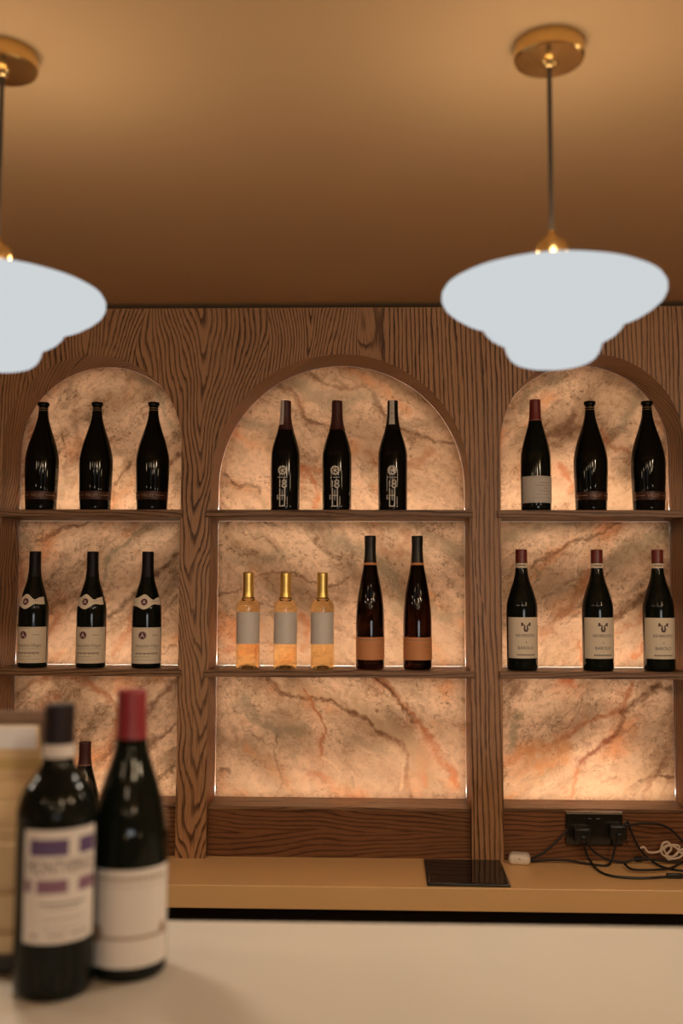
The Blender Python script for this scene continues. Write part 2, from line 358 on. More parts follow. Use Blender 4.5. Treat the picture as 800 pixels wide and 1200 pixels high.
def vp(lst, y0=.135):       # a vein through the photograph's points, laid on the stone's plane
    return [(q.x, q.z) for q in (atY(x, y, y0) for x, y in lst)]
def sc(ox, oy, k, l): return [(ox+x/k, oy+y/k) for x, y in l]
BRN, GRY, RST, LGT, DRK = (.20, .105, .06), (.33, .29, .21), (.42, .16, .07), (.95, .75, .56), (.12, .065, .035)
cb = lambda l: vp(sc(245, 785, 2.58, l)); cm = lambda l: vp(sc(245, 605, 2.58, l)); ctp = lambda l: vp(sc(245, 415, 2.58, l))
rb = lambda l: vp(sc(580, 785, 3.636, l)); rm = lambda l: vp(sc(580, 600, 3.636, l)); rt = lambda l: vp(sc(580, 420, 3.636, l))
lm = lambda l: vp(sc(0, 600, 3.72, l)); lt = lambda l: vp(sc(0, 400, 3.478, l)); lb = lambda l: vp(l)
VEINS = {
 ('c', 0): [(cb([(110, 90), (160, 150), (215, 185), (300, 190)]), .020, GRY, .7, .03), (cb([(300, 70), (420, 105), (520, 170), (600, 215), (660, 320)]), .030, (.50, .37, .25), .8, .03),
            (cb([(180, 25), (215, 65), (280, 85), (350, 95), (420, 120), (500, 178), (570, 215), (600, 262), (595, 330), (602, 385)]), .0075, BRN, .95, .02),
            (cb([(500, 25), (570, 80), (620, 150), (690, 240), (735, 315), (758, 360)]), .011, RST, .9, .025), (cb([(500, 25), (570, 85), (610, 150)]), .006, DRK, .8, .02),
            (cb([(285, 60), (330, 130), (355, 175), (335, 215), (345, 262)]), .0045, RST, .85, .015), (cb([(345, 262), (390, 300), (380, 345), (320, 350)]), .005, LGT, .9, .012),
            (cb([(310, 315), (340, 310), (355, 325)]), .012, RST, .8, .02), (cb([(205, 195), (205, 260), (225, 330), (215, 360)]), .005, BRN, .7, .02), (cb([(430, 320), (432, 350)]), .004, DRK, .9, .01),
            (cb([(40, 300), (60, 305)]), .006, DRK, .8, .02), (cb([(585, 290), (580, 360)]), .005, LGT, .9, .01), (cb([(660, 320), (650, 350)]), .005, RST, .8, .02)],
 ('c', 1): [(cm([(370, 60), (470, 110), (545, 190), (580, 290)]), .030, GRY, .75, .04), (cm([(500, 20), (540, 110), (600, 60)]), .02, RST, .35, .04), (cm([(60, 130), (160, 130), (210, 110)]), .02, GRY, .5, .04),
            (cm([(40, 235), (120, 215), (190, 165), (300, 190), (380, 215), (415, 190)]), .0045, BRN, .7, .03), (cm([(380, 330), (440, 370), (500, 415)]), .007, BRN, .7, .03), (cm([(680, 280), (720, 300), (770, 290)]), .02, GRY, .6, .03),
            (cm([(290, 300), (300, 350), (280, 400)]), .010, RST, .7, .03), (cm([(30, 400), (90, 390), (100, 430)]), .007, RST, .7, .03), (cm([(620, 20), (700, 90), (770, 120)]), .02, GRY, .5, .04)],
 ('c', 2): [(ctp([(210, 95), (260, 125), (285, 160), (290, 195), (340, 218)]), .008, BRN, .8, .02), (ctp([(290, 45), (360, 85), (460, 100), (490, 130), (530, 190)]), .008, BRN, .8, .025), (ctp([(560, 215), (640, 245), (740, 275)]), .006, BRN, .8, .02),
            (ctp([(260, 90), (380, 140), (480, 130)]), .030, GRY, .65, .03), (ctp([(280, 345), (310, 370), (325, 420), (320, 460)]), .010, RST, .9, .02), (ctp([(285, 350), (340, 350)]), .010, RST, .6, .02),
            (ctp([(40, 360), (80, 395), (150, 405), (160, 430)]), .005, DRK, .9, .02), (ctp([(480, 310), (620, 330), (680, 290)]), .02, RST, .5, .04), (ctp([(100, 210), (180, 230), (200, 280)]), .016, GRY, .6, .03)],
 ('r', 0): [(rb([(85, 190), (80, 280), (70, 350)]), .013, (.30, .28, .19), .8, .02), (rb([(60, 50), (110, 90)]), .022, (.30, .19, .13), .7, .03), (rb([(120, 340), (220, 330), (300, 350), (200, 420)]), .030, (.60, .28, .10), .7, .04),
            (rb([(585, 40), (570, 110), (530, 178), (400, 215), (350, 250), (300, 292)]), .008, RST, .85, .02), (rb([(700, 60), (640, 112), (545, 172)]), .008, BRN, .85, .02), (rb([(530, 178), (540, 225), (505, 290)]), .007, BRN, .8, .015),
            (rb([(500, 290), (400, 360), (350, 410)]), .012, (.28, .10, .06), .85, .02), (rb([(345, 420), (325, 530)]), .006, RST, .8, .015), (rb([(630, 470), (700, 450), (760, 470)]), .007, DRK, .9, .04), (rb([(640, 530), (690, 440), (730, 380)]), .007, BRN, .85, .03),
            (rb([(460, 470), (520, 450)]), .005, BRN, .8, .03), (rb([(690, 65), (770, 80)]), .012, DRK, .8, .03), (rb([(280, 50), (330, 55)]), .012, (.65, .20, .07), .8, .02)],
 ('r', 1): [(rm([(395, 270), (360, 360), (280, 440), (195, 515)]), .014, (.40, .20, .11), .8, .03), (rm([(640, 345), (560, 415), (505, 455)]), .008, BRN, .9, .02), (rm([(480, 240), (600, 130), (770, 70)]), .022, GRY, .6, .04),
            (rm([(150, 212), (260, 160), (385, 108), (520, 42)]), .007, BRN, .75, .03), (rm([(30, 110), (160, 60), (300, 40)]), .02, GRY, .6, .04), (rm([(170, 300), (185, 270), (170, 230)]), .006, GRY, .8, .03), (rm([(630, 560), (590, 620)]), .007, RST, .9, .03),
            (rm([(700, 260), (770, 210)]), .018, BRN, .5, .03), (rm([(520, 500), (620, 440), (640, 400)]), .012, RST, .6, .04), (rm([(360, 560), (375, 640)]), .008, RST, .7, .03)],
 ('r', 2): [(rt([(240, 330), (300, 290), (330, 220)]), .012, BRN, .65, .04), (rt([(460, 330), (490, 380), (560, 400)]), .012, RST, .6, .04), (rt([(520, 260), (600, 190), (640, 120)]), .016, GRY, .6, .04), (rt([(100, 230), (200, 110), (260, 90)]), .016, GRY, .6, .04),
            (rt([(280, 470), (320, 540), (310, 560)]), .008, RST, .8, .03), (rt([(700, 260), (740, 340)]), .014, RST, .6, .04), (rt([(260, 380), (330, 300)]), .014, BRN, .6, .04)],
 ('l', 1): [(lm([(170, 132), (270, 78), (390, 44)]), .007, BRN, .85, .025), (lm([(220, 435), (290, 390), (430, 330)]), .014, BRN, .8, .03), (lm([(430, 330), (480, 190), (560, 120), (660, 55)]), .010, GRY, .8, .03), (lm([(470, 465), (600, 345), (690, 265), (770, 185)]), .009, DRK, .8, .02),
            (lm([(705, 450), (775, 365)]), .006, BRN, .8, .02), (lm([(105, 110), (130, 150)]), .016, GRY, .8, .03), (lm([(190, 560), (230, 470), (260, 440)]), .008, RST, .8, .03), (lm([(710, 610), (740, 580), (770, 575)]), .005, DRK, .9, .02), (lm([(480, 600), (560, 500), (580, 430)]), .012, RST, .6, .04), (lm([(90, 230), (70, 380), (50, 560)]), .010, RST, .6, .03)],
 ('l', 2): [(lt([(230, 480), (265, 440), (250, 370)]), .005, BRN, .8, .025), (lt([(110, 350), (150, 320), (120, 400)]), .012, RST, .8, .04), (lt([(460, 640), (480, 560), (520, 500)]), .007, DRK, .8, .03), (lt([(560, 160), (640, 220), (690, 330)]), .014, GRY, .6, .04), (lt([(690, 500), (735, 460)]), .007, BRN, .8, .02), (lt([(300, 300), (330, 420), (280, 560)]), .016, BRN, .5, .04), (lt([(70, 640), (100, 600), (90, 560)]), .006, BRN, .7, .03)],
 ('l', 0): [(lb([(40, 800), (90, 790), (140, 830), (120, 880)]), .014, RST, .7, .04), (lb([(110, 900), (150, 850), (205, 800)]), .012, BRN, .75, .03), (lb([(160, 910), (180, 870), (205, 850)]), .010, BRN, .8, .04), (lb([(30, 850), (60, 820)]), .02, RST, .6, .04), (lb([(180, 920), (206, 900)]), .007, DRK, .9, .03)],
}
LEDW = 7.6
LEDC = (1, .98, .94)
PANE_Y = .135
for ni, (nk, x0, x1, zs) in enumerate(NICHE):
    # lining of the opening
    inn = [(x0, CT)] + arch(x0, x1, zs) + [(x1, CT)]; outr = [(x0-.012, CT)] + arch(x0, x1, zs, .012) + [(x1+.012, CT)]
    m = MB(); n = len(inn); vv = []
    for (a, c), (d, e) in zip(inn, outr): vv += [(a, .018, c), (a, .22, c), (d, .22, e), (d, .018, e)]
    ff = []
    for i in range(n-1):
        for k in range(4): ff.append((i*4+k, i*4+(k+1) % 4, (i+1)*4+(k+1) % 4, (i+1)*4+k))
    ff += [(0, 1, 2, 3), tuple((n-1)*4+k for k in (3, 2, 1, 0))]
    rel(m.add(vv, ff).build('arch_lining', M['oak'], smooth=30))
    ap = .9780
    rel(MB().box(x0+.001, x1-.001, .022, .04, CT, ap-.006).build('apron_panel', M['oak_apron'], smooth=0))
    rel(MB().box(x0+.001, x1-.001, .020 if nk == 'c' else .034, .219, ap-.006, ap+.003, .002).build('sill', M['oak_h'], smooth=0))
    # white light box behind the stone
    rel(MB().box(x0-.01, x1+.01, .212, .222, CT, zs+.35).build('light_box_back', M['white'], smooth=0))
    lo = ap+.003
    inn = [(x0+.0004, lo)] + arch(x0, x1, zs, -.0004) + [(x1-.0004, lo)]; outr = [(x0+.0024, lo+.0025)] + arch(x0, x1, zs, -.0025) + [(x1-.0024, lo+.0025)]
    n = len(inn); vv = []; ff = []
    for (a, c), (d, e) in zip(inn, outr): vv += [(a, .152, c), (a, .211, c), (d, .211, e), (d, .152, e)]
    for i in range(n):
        for k in range(4): ff.append((i*4+k, i*4+(k+1) % 4, ((i+1) % n)*4+(k+1) % 4, ((i+1) % n)*4+k))
    rel(MB().add(vv, ff).build('light_box_liner', M['white'], smooth=30))
    for j, (za, zb) in enumerate([(lo, MID-.018), (MID, TOP-.019), (TOP, None)]):
        g = .0028
        cx_, rr_ = (x0+x1)/2, (x1-x0)/2-g
        zt = (lambda v: zb-.0028) if zb is not None else (lambda v: zs+math.sqrt(max(0, rr_**2-(v-cx_)**2)))
        me = slab(x0+g, x1-g, za+(.0014 if j == 0 else .0018), zt, PANE_Y, .012, VEINS.get((nk, j), []), 11+ni*3+j)
        me.materials.append(stone('veined_stone_%s%d' % (nk, j), 1+ni*3+j, {'l': .75, 'c': -.65, 'r': .75}[nk]))
        o = bpy.data.objects.new('stone_panel', me); COL.objects.link(o); rel(o)
        # light strip lying at the foot of the light box, behind the stone
        L = x1-x0-.02
        area('light_strip', ((x0+x1)/2, .183, za+.013), L, .010, LEDW*1.0*{'l': .72, 'c': 1.1, 'r': .88}[nk]*L, LEDC, (0, -.75, 1))
        lw = LEDW*{'l': .72, 'c': 1.1, 'r': .88}[nk]
        if zb is not None: area('light_strip', ((x0+x1)/2, .192, zb-.014), L, .012, lw*.13*L, LEDC, (0, -.12, -1))
        else:
            for k in range(1, 10):
                a_ = PI*k/10; rr2 = (x1-x0)/2-.020; dv = (math.cos(a_), math.sin(a_))
                area('light_strip', ((x0+x1)/2+rr2*dv[0], .198, zs+rr2*dv[1]), .02, .02, lw*.022*L, LEDC, (-dv[0], 0, -dv[1]), 'DISK')
    for z1, th, xa, xb in ((TOP, .019, -.010, .0065), (MID, .0178, -.0085, .0085)):
        m = MB(); m.box(x0+.0005, x1-.0005, -.004, .2115, z1-th, z1)
        m.box(x0+xa, x1+xb, -.013, -.0005, z1-th, z1, .0012, 2)
        rel(m.build('shelf', M['oak_h'], smooth=0))
        m = MB(); m.box(x0+.003, x1-.003, .152, .2105, z1+.0002, z1+.0022); m.box(x0+.003, x1-.003, .152, .2105, z1-th-.0022, z1-th-.0002)
        rel(m.build('light_box_liner', M['white'], smooth=0))

# ------------------------------------------------------------------ counters
bc = empty('back_counter', (0, -.02, 0), label='tan worktop with thick front edge running below the arched niches', category='counter')
def relto(o, p): o.parent = p; o.matrix_parent_inverse = Matrix.Translation(-p.location); return o
m = MB(); m.box(-1.75, 1.75, -.228, .2, CT-.054, CT, .002)
relto(m.build('worktop', M['backtop'], smooth=0), bc)
m = MB(); m.box(-1.75, 1.75, -.10, .2, 0, CT-.0545); m.box(-1.75, 1.75, -.215, -.1, .52, .545)
relto(m.build('under_cabinet', M['darkcab'], smooth=0), bc)
BT = 1.145
fb = empty('bar_counter', (0, -1.66, 0), label='cream front bar counter the two near bottles stand on', category='counter')
relto(MB().box(-1.75, 1.75, -2.0, -1.376, BT-.045, BT, .004, 3).build('bar_top', M['counter']), fb)
relto(MB().box(-1.75, 1.75, -1.88, -1.42, 0, BT-.0455).build('bar_body', M['darkcab'], smooth=0), fb)

# ------------------------------------------------------------------ pendants
def pendant(px, py, label):
    p = atZ(px, py, CEIL); x, y = p.x, p.y
    t = empty('pendant_lamp', (x, y, CEIL), label=label, category='pendant lamp', group='opal glass pendants above the bar')
    MB().lathe([(.003, 0), (.0485, 0), (.0495, -.002), (.0495, -.022), (.047, -.025), (.012, -.0265), (.009, -.034), (.006, -.036)], 64).build('canopy', M['brass'], t)
    MB().lathe([(.0034, -.034), (.0034, -.30)], 12).build('cord', M['cord'], t)
    zr = -.353
    pr = [(.004, zr+.082), (.006, zr+.079), (.0065, zr+.074), (.011, zr+.071), (.0125, zr+.067), (.020, zr+.064), (.0215, zr+.060), (.0215, zr+.031), (.019, zr+.027), (.019, zr+.022)]
    MB().lathe([(r, z) for r, z in pr], 40).build('lamp_cap', M['brass'], t)
    zo = zr
    prof = [(.004, zo+.0285), (.03, zo+.0275), (.06, zo+.0245), (.09, zo+.0195), (.12, zo+.0125), (.14, zo+.005), (.149, zo), (.1525, zo-.006), (.1525, zo-.013), (.149, zo-.020), (.141, zo-.027), (.13, zo-.034), (.116, zo-.0395), (.103, zo-.043), (.0985, zo-.0450),
            (.0970, zo-.0505), (.0935, zo-.058), (.087, zo-.065), (.078, zo-.0705), (.070, zo-.0735), (.0665, zo-.0755), (.0655, zo-.082), (.0625, zo-.091), (.058, zo-.098), (.052, zo-.1025), (.045, zo-.105), (.02, zo-.107), (.003, zo-.107)]
    MB().lathe(prof, 96).build('shade', M['shade'], t, smooth=60)
    UPE, DNE = .95, 2.8
    area('lamp_uplight', (0, 0, zo+.045), .24, .24, .33, (1, .73, .43), (0, 0, 1), 'DISK', t)
    for k in range(3):
        o = point('lamp_uplight', (.065*math.cos(2*PI*k/3+.5), .065*math.sin(2*PI*k/3+.5), zo+.052), UPE/3, (1, .73, .43), .02); o.parent = t
    area('lamp_downlight', (0, 0, zo-.112), .10, .10, DNE, (1, .84, .66), (0, 0, -1), 'DISK', t)
pendant(643, 52, 'white tiered opal glass pendant lamp hanging above the right niche')
pendant(3.5, 63, 'white tiered opal glass pendant lamp cut off by the left picture edge')
# ------------------------------------------------------------------ lettering and bottles
_txt = {}
def text_mesh(s):
    if s not in _txt:
        c = bpy.data.curves.new('lettering', 'FONT'); c.body = s; c.size = 1; c.align_x = 'CENTER'; c.resolution_u = 3
        o = bpy.data.objects.new('lettering', c); COL.objects.link(o); dg = bpy.context.evaluated_depsgraph_get()
        me = bpy.data.meshes.new_from_object(o.evaluated_get(dg)); vs = [v.co.copy() for v in me.vertices]; fs = [tuple(p.vertices) for p in me.polygons]
        bpy.data.objects.remove(o); bpy.data.curves.remove(c); bpy.data.meshes.remove(me)
        xs = [v.x for v in vs]; cx = (min(xs)+max(xs))/2
        _txt[s] = ([(v.x-cx, v.y) for v in vs], fs, max(xs)-min(xs))
    return _txt[s]
class Print:
    """Flat marks (x along the surface, z up) that get wrapped round a bottle."""
    def __init__(s): s.v = []; s.f = []
    def add(s, vs, fs): n = len(s.v); s.v += vs; s.f += [tuple(i+n for i in f) for f in fs]; return s
    def text(s, t, x, z, h, width=None, tall=1.0):
        vs, fs, w_ = text_mesh(t); k = h/.7; kx = width/w_ if width else k
        return s.add([(x+a*kx, z+b*k*tall) for a, b in vs], fs)
    def bar(s, x0, x1, z0, z1):
        n = max(1, int((x1-x0)/.004)); vs = []
        for i in range(n+1): q = x0+(x1-x0)*i/n; vs += [(q, z0), (q, z1)]
        return s.add(vs, [(2*i, 2*i+2, 2*i+3, 2*i+1) for i in range(n)])
    def disc(s, x, z, rx, rz=None, n=24):
        rz = rz or rx; vs = [(x, z)] + [(x+rx*math.cos(2*PI*k/n), z+rz*math.sin(2*PI*k/n)) for k in range(n)]
        return s.add(vs, [(0, k+1, (k+1) % n+1) for k in range(n)])
    def ring(s, x, z, r1, r2, a0=0, a1=2*PI, n=28):
        vs = []
        for k in range(n+1):
            a = a0+(a1-a0)*k/n; vs += [(x+r1*math.cos(a), z+r1*math.sin(a)), (x+r2*math.cos(a), z+r2*math.sin(a))]
        return s.add(vs, [(2*k, 2*k+1, 2*k+3, 2*k+2) for k in range(n)])
    def stroke(s, x0, z0, x1, z1, wd):
        d = Vector((x1-x0, z1-z0)).normalized(); nx, nz = -d.y*wd/2, d.x*wd/2
        return s.add([(x0+nx, z0+nz), (x1+nx, z1+nz), (x1-nx, z1-nz), (x0-nx, z0-nz)], [(0, 1, 2, 3)])
    def wrap(s, prof, th, off, name, mat, parent):
        vs = []
        for x, z in s.v:
            r = radius(prof, z); a = th + x/r; r += off; vs.append((r*math.sin(a), -r*math.cos(a), z))
        return MB().add(vs, s.f).build(name, mat, parent, smooth=60)
def radius(prof, z):
    for (ra, za), (rb_, zb) in zip(prof[:-1], prof[1:]):
        if za <= z <= zb and zb > za: return ra+(rb_-ra)*(z-za)/(zb-za)
    return prof[-1][0]
def patch(prof, t0, t1, zlo, zhi, off, name, mat, parent, nz=10, thick=.0004):
    """A paper label on the bottle between two angles; zlo / zhi are numbers or functions of the angle."""
    fl = zlo if callable(zlo) else (lambda a: zlo); fh = zhi if callable(zhi) else (lambda a: zhi)
    n = max(4, int(abs(t1-t0)/.07)); vs = []; fs = []
    for i in range(n+1):
        a = t0+(t1-t0)*i/n
        for j in range(nz+1):
            z = fl(a)+(fh(a)-fl(a))*j/nz; r = radius(prof, z)+off; vs.append((r*math.sin(a), -r*math.cos(a), z))
    m = len(vs); W = nz+1
    vs += [(x*(1-thick/.04), y*(1-thick/.04), z) for x, y, z in vs]
    for i in range(n):
        for j in range(nz):
            q = (i*W+j, (i+1)*W+j, (i+1)*W+j+1, i*W+j+1); fs += [q, tuple(k+m for k in reversed(q))]
    for i in range(n):
        for j in (0, nz): fs.append((i*W+j, (i+1)*W+j, (i+1)*W+j+m, i*W+j+m))
    for j in range(nz):
        for i in (0, n): fs.append((i*W+j, i*W+j+1, i*W+j+1+m, i*W+j+m))
    return MB().add(vs, fs).build(name, mat, parent, smooth=40)
def smooth_prof(pts, n=6):
    o = [(max(v.x, .0005), v.y) for v in spline([(r, z, 0) for r, z in pts], n)]
    return o
def body(prof, mat, parent):
    r = prof[0][0]
    full = [(.002, .012), (r*.5, .009), (r*.82, .002), (r*.93, 0.0)] + [(prof[0][0], .0025)] + [q for q in prof if q[1] > .0035] + [(prof[-1][0]*.6, prof[-1][1]+.0003)]
    return MB().lathe(full, 56).build('bottle_glass', mat, parent, smooth=50)
def capsule(prof, z0, z1, mat, parent, off=.0006, rim=True):
    q = [(radius(prof, z)+off, z) for z in [z0+(z1-z0)*k/10 for k in range(11)]]
    if rim: q = q[:-1] + [(q[-1][0], z1-.001), (q[-1][0]-.001, z1+.0006), (.003, z1+.0010)]
    return MB().lathe(q, 40).build('capsule', mat, parent, smooth=40)
def bottle(x, yb, z, Y, label, group=None, rz=0):
    p = atY(x, yb, Y)
    return empty('wine_bottle', (p.x, Y, z), rz, label=label, category='wine bottle', group=group)

P_A = smooth_prof([(.0405, 0), (.0415, .01), (.0440, .07), (.0452, .125), (.0440, .150), (.0365, .185), (.0245, .222), (.0160, .252), (.0130, .275), (.0125, .288), (.0128, .290)]) + [(.0155, .2905), (.0160, .293), (.0160, .2985), (.0150, .300), (.012, .3005)]
P_B = smooth_prof([(.0385, 0), (.0392, .01), (.0395, .08), (.0395, .145), (.0375, .168), (.0300, .196), (.0205, .226), (.0160, .248), (.0143, .268), (.0138, .290), (.0138, .302)])
P_C = smooth_prof([(.0385, 0), (.0393, .008), (.0395, .08), (.0395, .145), (.0370, .170), (.0290, .202), (.0200, .232), (.0158, .258), (.0150, .285), (.0150, .311)])
P_D = smooth_prof([(.0395, 0), (.0405, .008), (.0408, .08), (.0408, .155), (.0390, .178), (.0310, .208), (.0215, .236), (.0165, .262), (.0152, .285), (.0150, .319)])
P_E = smooth_prof([(.0395, 0), (.0405, .008), (.0408, .08), (.0405, .140), (.0375, .168), (.0290, .203), (.0200, .236), (.0155, .260), (.0145, .285), (.0145, .304)])
P_F = smooth_prof([(.0305, 0), (.0312, .006), (.0313, .08), (.0313, .158), (.0300, .170), (.0240, .180), (.0170, .187), (.0143, .194), (.0138, .220), (.0140, .255)])
P_G = smooth_prof([(.0370, 0), (.0380, .008), (.0382, .08), (.0378, .135), (.0345, .180), (.0275, .225), (.0205, .262), (.0158, .295), (.0146, .320), (.0146, .336), (.0150, .340), (.0150, .355)])

def make_A(x, label, group, rz):
    t = bottle(x, 590, TOP, .055, label, group, rz); body(P_A, M['glass_d'], t)
    for z0, z1 in ((.2765, .2778), (.2825, .2838)): 
        q = capsule(P_A, z0, z1, M['goldline'], t, .0003, False); q.name = 'neck_band'
    lab = patch(P_A, -1.5, 1.5, .030, .052, .0004, 'label', M['bronze'], t)
    Print().text('VALLEY', 0, .0375, .0085, .034).bar(-.05, -.022, .041, .0425).bar(.022, .05, .041, .0425).wrap(P_A, 0, .0008, 'lettering', M['print_b'], lab)
def make_B(x, label, group, rz, strip, cap):
    t = bottle(x, 590, TOP, .055, label, group, rz); body(P_B, M['glass_d'], t)
    c = capsule(P_B, .222, .3025, cap, t)
    for a0, a1 in strip:
        s = patch(P_B, a0, a1, .236, .3035, .0010, 'tax_strip', M['paper_w'], t)
        Print().bar(-.002, .0025, .252, .2535).bar(-.002, .0025, .265, .268).bar(-.002, .003, .28, .281).wrap(P_B, (a0+a1)/2, .0014, 'lettering', M['ink_soft'], s)
    p = Print(); cz = .1085
    p.ring(0, cz, .0085, .0118)
    for k in range(6):
        a = 2*PI*k/6+.3; p.stroke(.001*math.cos(a), cz+.001*math.sin(a), .0095*math.cos(a), cz+.0095*math.sin(a), .0020)
    p.disc(0, cz, .0028)
    for k in range(12):
        a = 2*PI*k/12; p.stroke(.0112*math.cos(a), cz+.0112*math.sin(a), .0132*math.cos(a), cz+.0132*math.sin(a), .0018)
    for k in range(9):
        if k not in (2,): p.bar(-.0135+k*.003, -.0135+k*.003+.0022, .0885, .0905)
    p.text('1', -.0068, .063, .0185); p.text('8', .0050, .061, .0230)
    p.bar(-.0082, -.0052, .012, .060); p.bar(.0052, .0080, .012, .062); p.bar(-.0011, .0006, .028, .056); p.bar(-.0082, .0080, .011, .0135); p.bar(-.0082, .0080, .040, .042)
    p.bar(.0125, .0140, .016, .038); p.bar(.0122, .0143, .010, .013); p.bar(-.0150, -.0135, .030, .042); p.bar(-.0150, -.0100, .0410, .0425); p.bar(.0035, .0045, .062, .088)
    p.text('h', -.0112, .030, .010)
    p.wrap(P_B, 0, .0005, 'lettering', M['print_w'], t)
def make_C(x, label, group, rz):
    t = bottle(x, 780, MID, .055, label, group, rz); body(P_C, M['glass_i'], t); capsule(P_C, .243, .3105, M['blackcap'], t)
    lab = patch(P_C, -1.42, 1.42, .0125, .108, .0004, 'label', M['paper'], t)
    Print().disc(0, .087, .0108).wrap(P_C, -.28, .0008, 'seal', M['maroon'], lab)
    Print().text('A', 0, .0815, .0115).ring(0, .087, .0090, .0096).wrap(P_C, -.28, .0011, 'seal_letter', M['print_w'], lab)
    p = Print(); p.text('Beaujolais-Villages', .004, .0560, .0085, .068).bar(-.018, .010, .1040, .1048)
    p.bar(.016, .019, .086, .089).bar(.022, .025, .086, .089).bar(.028, .031, .086, .089).bar(-.034, .038, .0505, .0511).bar(-.034, .032, .022, .0226)
    for i in range(11): p.bar(-.030+i*.0058, -.030+i*.0058+.0042, .0365+.0012*(i % 2), .0415)
    p.bar(-.034, .012, .0300, .0308)
    p.wrap(P_C, 0, .0008, 'lettering', M['ink_soft'], lab)
    hi = lambda a: .186 + .010*math.exp(-((a+.22)/.40)**2) - .005*math.exp(-((a-.45)/.25)**2) + .004*max(0, a-.6)
    lo = lambda a: .165 - .009*math.exp(-((a+.22)/.40)**2) + .004*math.exp(-((a-.5)/.3)**2) + .004*max(0, a-.3)
    col = patch(P_C, -1.35, 1.25, lo, hi, .0004, 'collar_label', M['paper'], t)
    Print().disc(0, .1755, .0088, .0092).wrap(P_C, -.22, .0008, 'seal', M['maroon'], col)
    Print().text('A', 0, .1710, .0095).wrap(P_C, -.22, .0011, 'seal_letter', M['print_w'], col)
    Print().bar(.012, .014, .176, .178).bar(.017, .019, .176, .179).bar(.022, .024, .177, .180).wrap(P_C, 0, .0008, 'lettering', M['ink_soft'], col)
def make_D(x, label, group, rz):
    t = bottle(x, 784, MID, .050, label, group, rz); body(P_D, M['glass_i'], t); capsule(P_D, .2835, .3185, M['browncap'], t)
    q = patch(P_D, -2.2, 2.2, .270, .2825, .0006, 'neck_band', M['paper'], t)
    Print().bar(-.010, .009, .2745, .2785).wrap(P_D, 0, .001, 'lettering', M['ink_soft'], q)
    lab = patch(P_D, -1.22, 1.22, .0325, .1395, .0004, 'label', M['paper'], t)
    p = Print()
    for sgn in (-1, 1):
        p.ring(sgn*.0075, .1150, .0030, .0062, R(20 if sgn > 0 else -60), R(240 if sgn > 0 else 160)); p.disc(sgn*.0100, .1225, .0030, .0036)
        p.disc(sgn*.0042, .1100, .0022, .0050)
    p.disc(0, .1045, .0055, .0028); p.bar(-.003, .003, .1085, .110)
    p.text('REVERDITO', 0, .0885, .0075, .052); p.disc(0, .0740, .0015)
    p.text('BAROLO', 0, .0560, .0080, .042)
    for i in range(9): p.bar(-.024+i*.0055, -.024+i*.0055+.0038, .040, .0432)
    p.wrap(P_D, .10, .0008, 'lettering', M['ink'], lab)
def make_E(x, yb, z, Y, label, rz, lab=True):
    t = bottle(x, yb, z, Y, label, None, rz); body(P_E, M['glass_i'], t)
    c = capsule(P_E, .246, .3045, M['redcap'] if lab else M['darkred'], t)
    q = capsule(P_E, .2475, .2490, M['print_b'], c, .0010, False); q.name = 'capsule_band'
    if lab:
        l = patch(P_E, -1.30, 1.30, .022, .0935, .0004, 'label', M['paper_w'], t); p = Print(); p.bar(-.034, .034, .0895, .0900).bar(-.034, .034, .0265, .0270)
        p.bar(.002, .030, .0745, .0758).bar(-.010, .032, .0675, .0686).bar(.010, .026, .0600, .0612).bar(-.002, .034, .0530, .0540).bar(-.012, .028, .0440, .0448).bar(-.02, .03, .0345, .0352)
        p.wrap(P_E, 0, .0008, 'lettering', M['ink_soft'], l)
def make_F(x, label, group, rz):
    t = bottle(x, 783, MID, .055, label, group, rz); body(P_F, M['gold_wine'], t); capsule(P_F, .1890, .2555, M['goldcap'], t)
    q = capsule(P_F, .2440, .2475, M['goldcap'], t, .0011, False); q.name = 'capsule_ring'
    l = patch(P_F, -1.38, 1.38, .0655, .1500, .0004, 'label', M['silver'], t); p = Print()
    p.bar(-.026, -.006, .1030, .1038).bar(.008, .026, .1030, .1038).bar(-.026, -.009, .0970, .0976).bar(.004, .024, .0880, .0886)
    for z in (.092, .100, .108, .116, .124): p.ring(0, z, .0014, .0026, n=10)
    p.wrap(P_F, 0, .0008, 'lettering', M['print_w'], l)
def make_G(x, label, group, rz):
    t = bottle(x, 783, MID, .055, label, group, rz); body(P_G, M['amber'], t); c = capsule(P_G, .278, .3548, M['greycap'], t)
    q = capsule(P_G, .2765, .2830, M['orange'], c, .0010, False); q.name = 'capsule_band'
    l = patch(P_G, -1.45, 1.45, .0255, .0850, .0004, 'label', M['orange'], t); p = Print()
    for i in range(12): p.bar(-.034+i*.0058, -.034+i*.0058+.0042, .0770, .0795)
    p.bar(.012, .032, .0640, .0652).bar(.016, .034, .0590, .0600).bar(.020, .032, .0480, .0490).wrap(P_G, 0, .0008, 'lettering', M['ink_soft'], l)

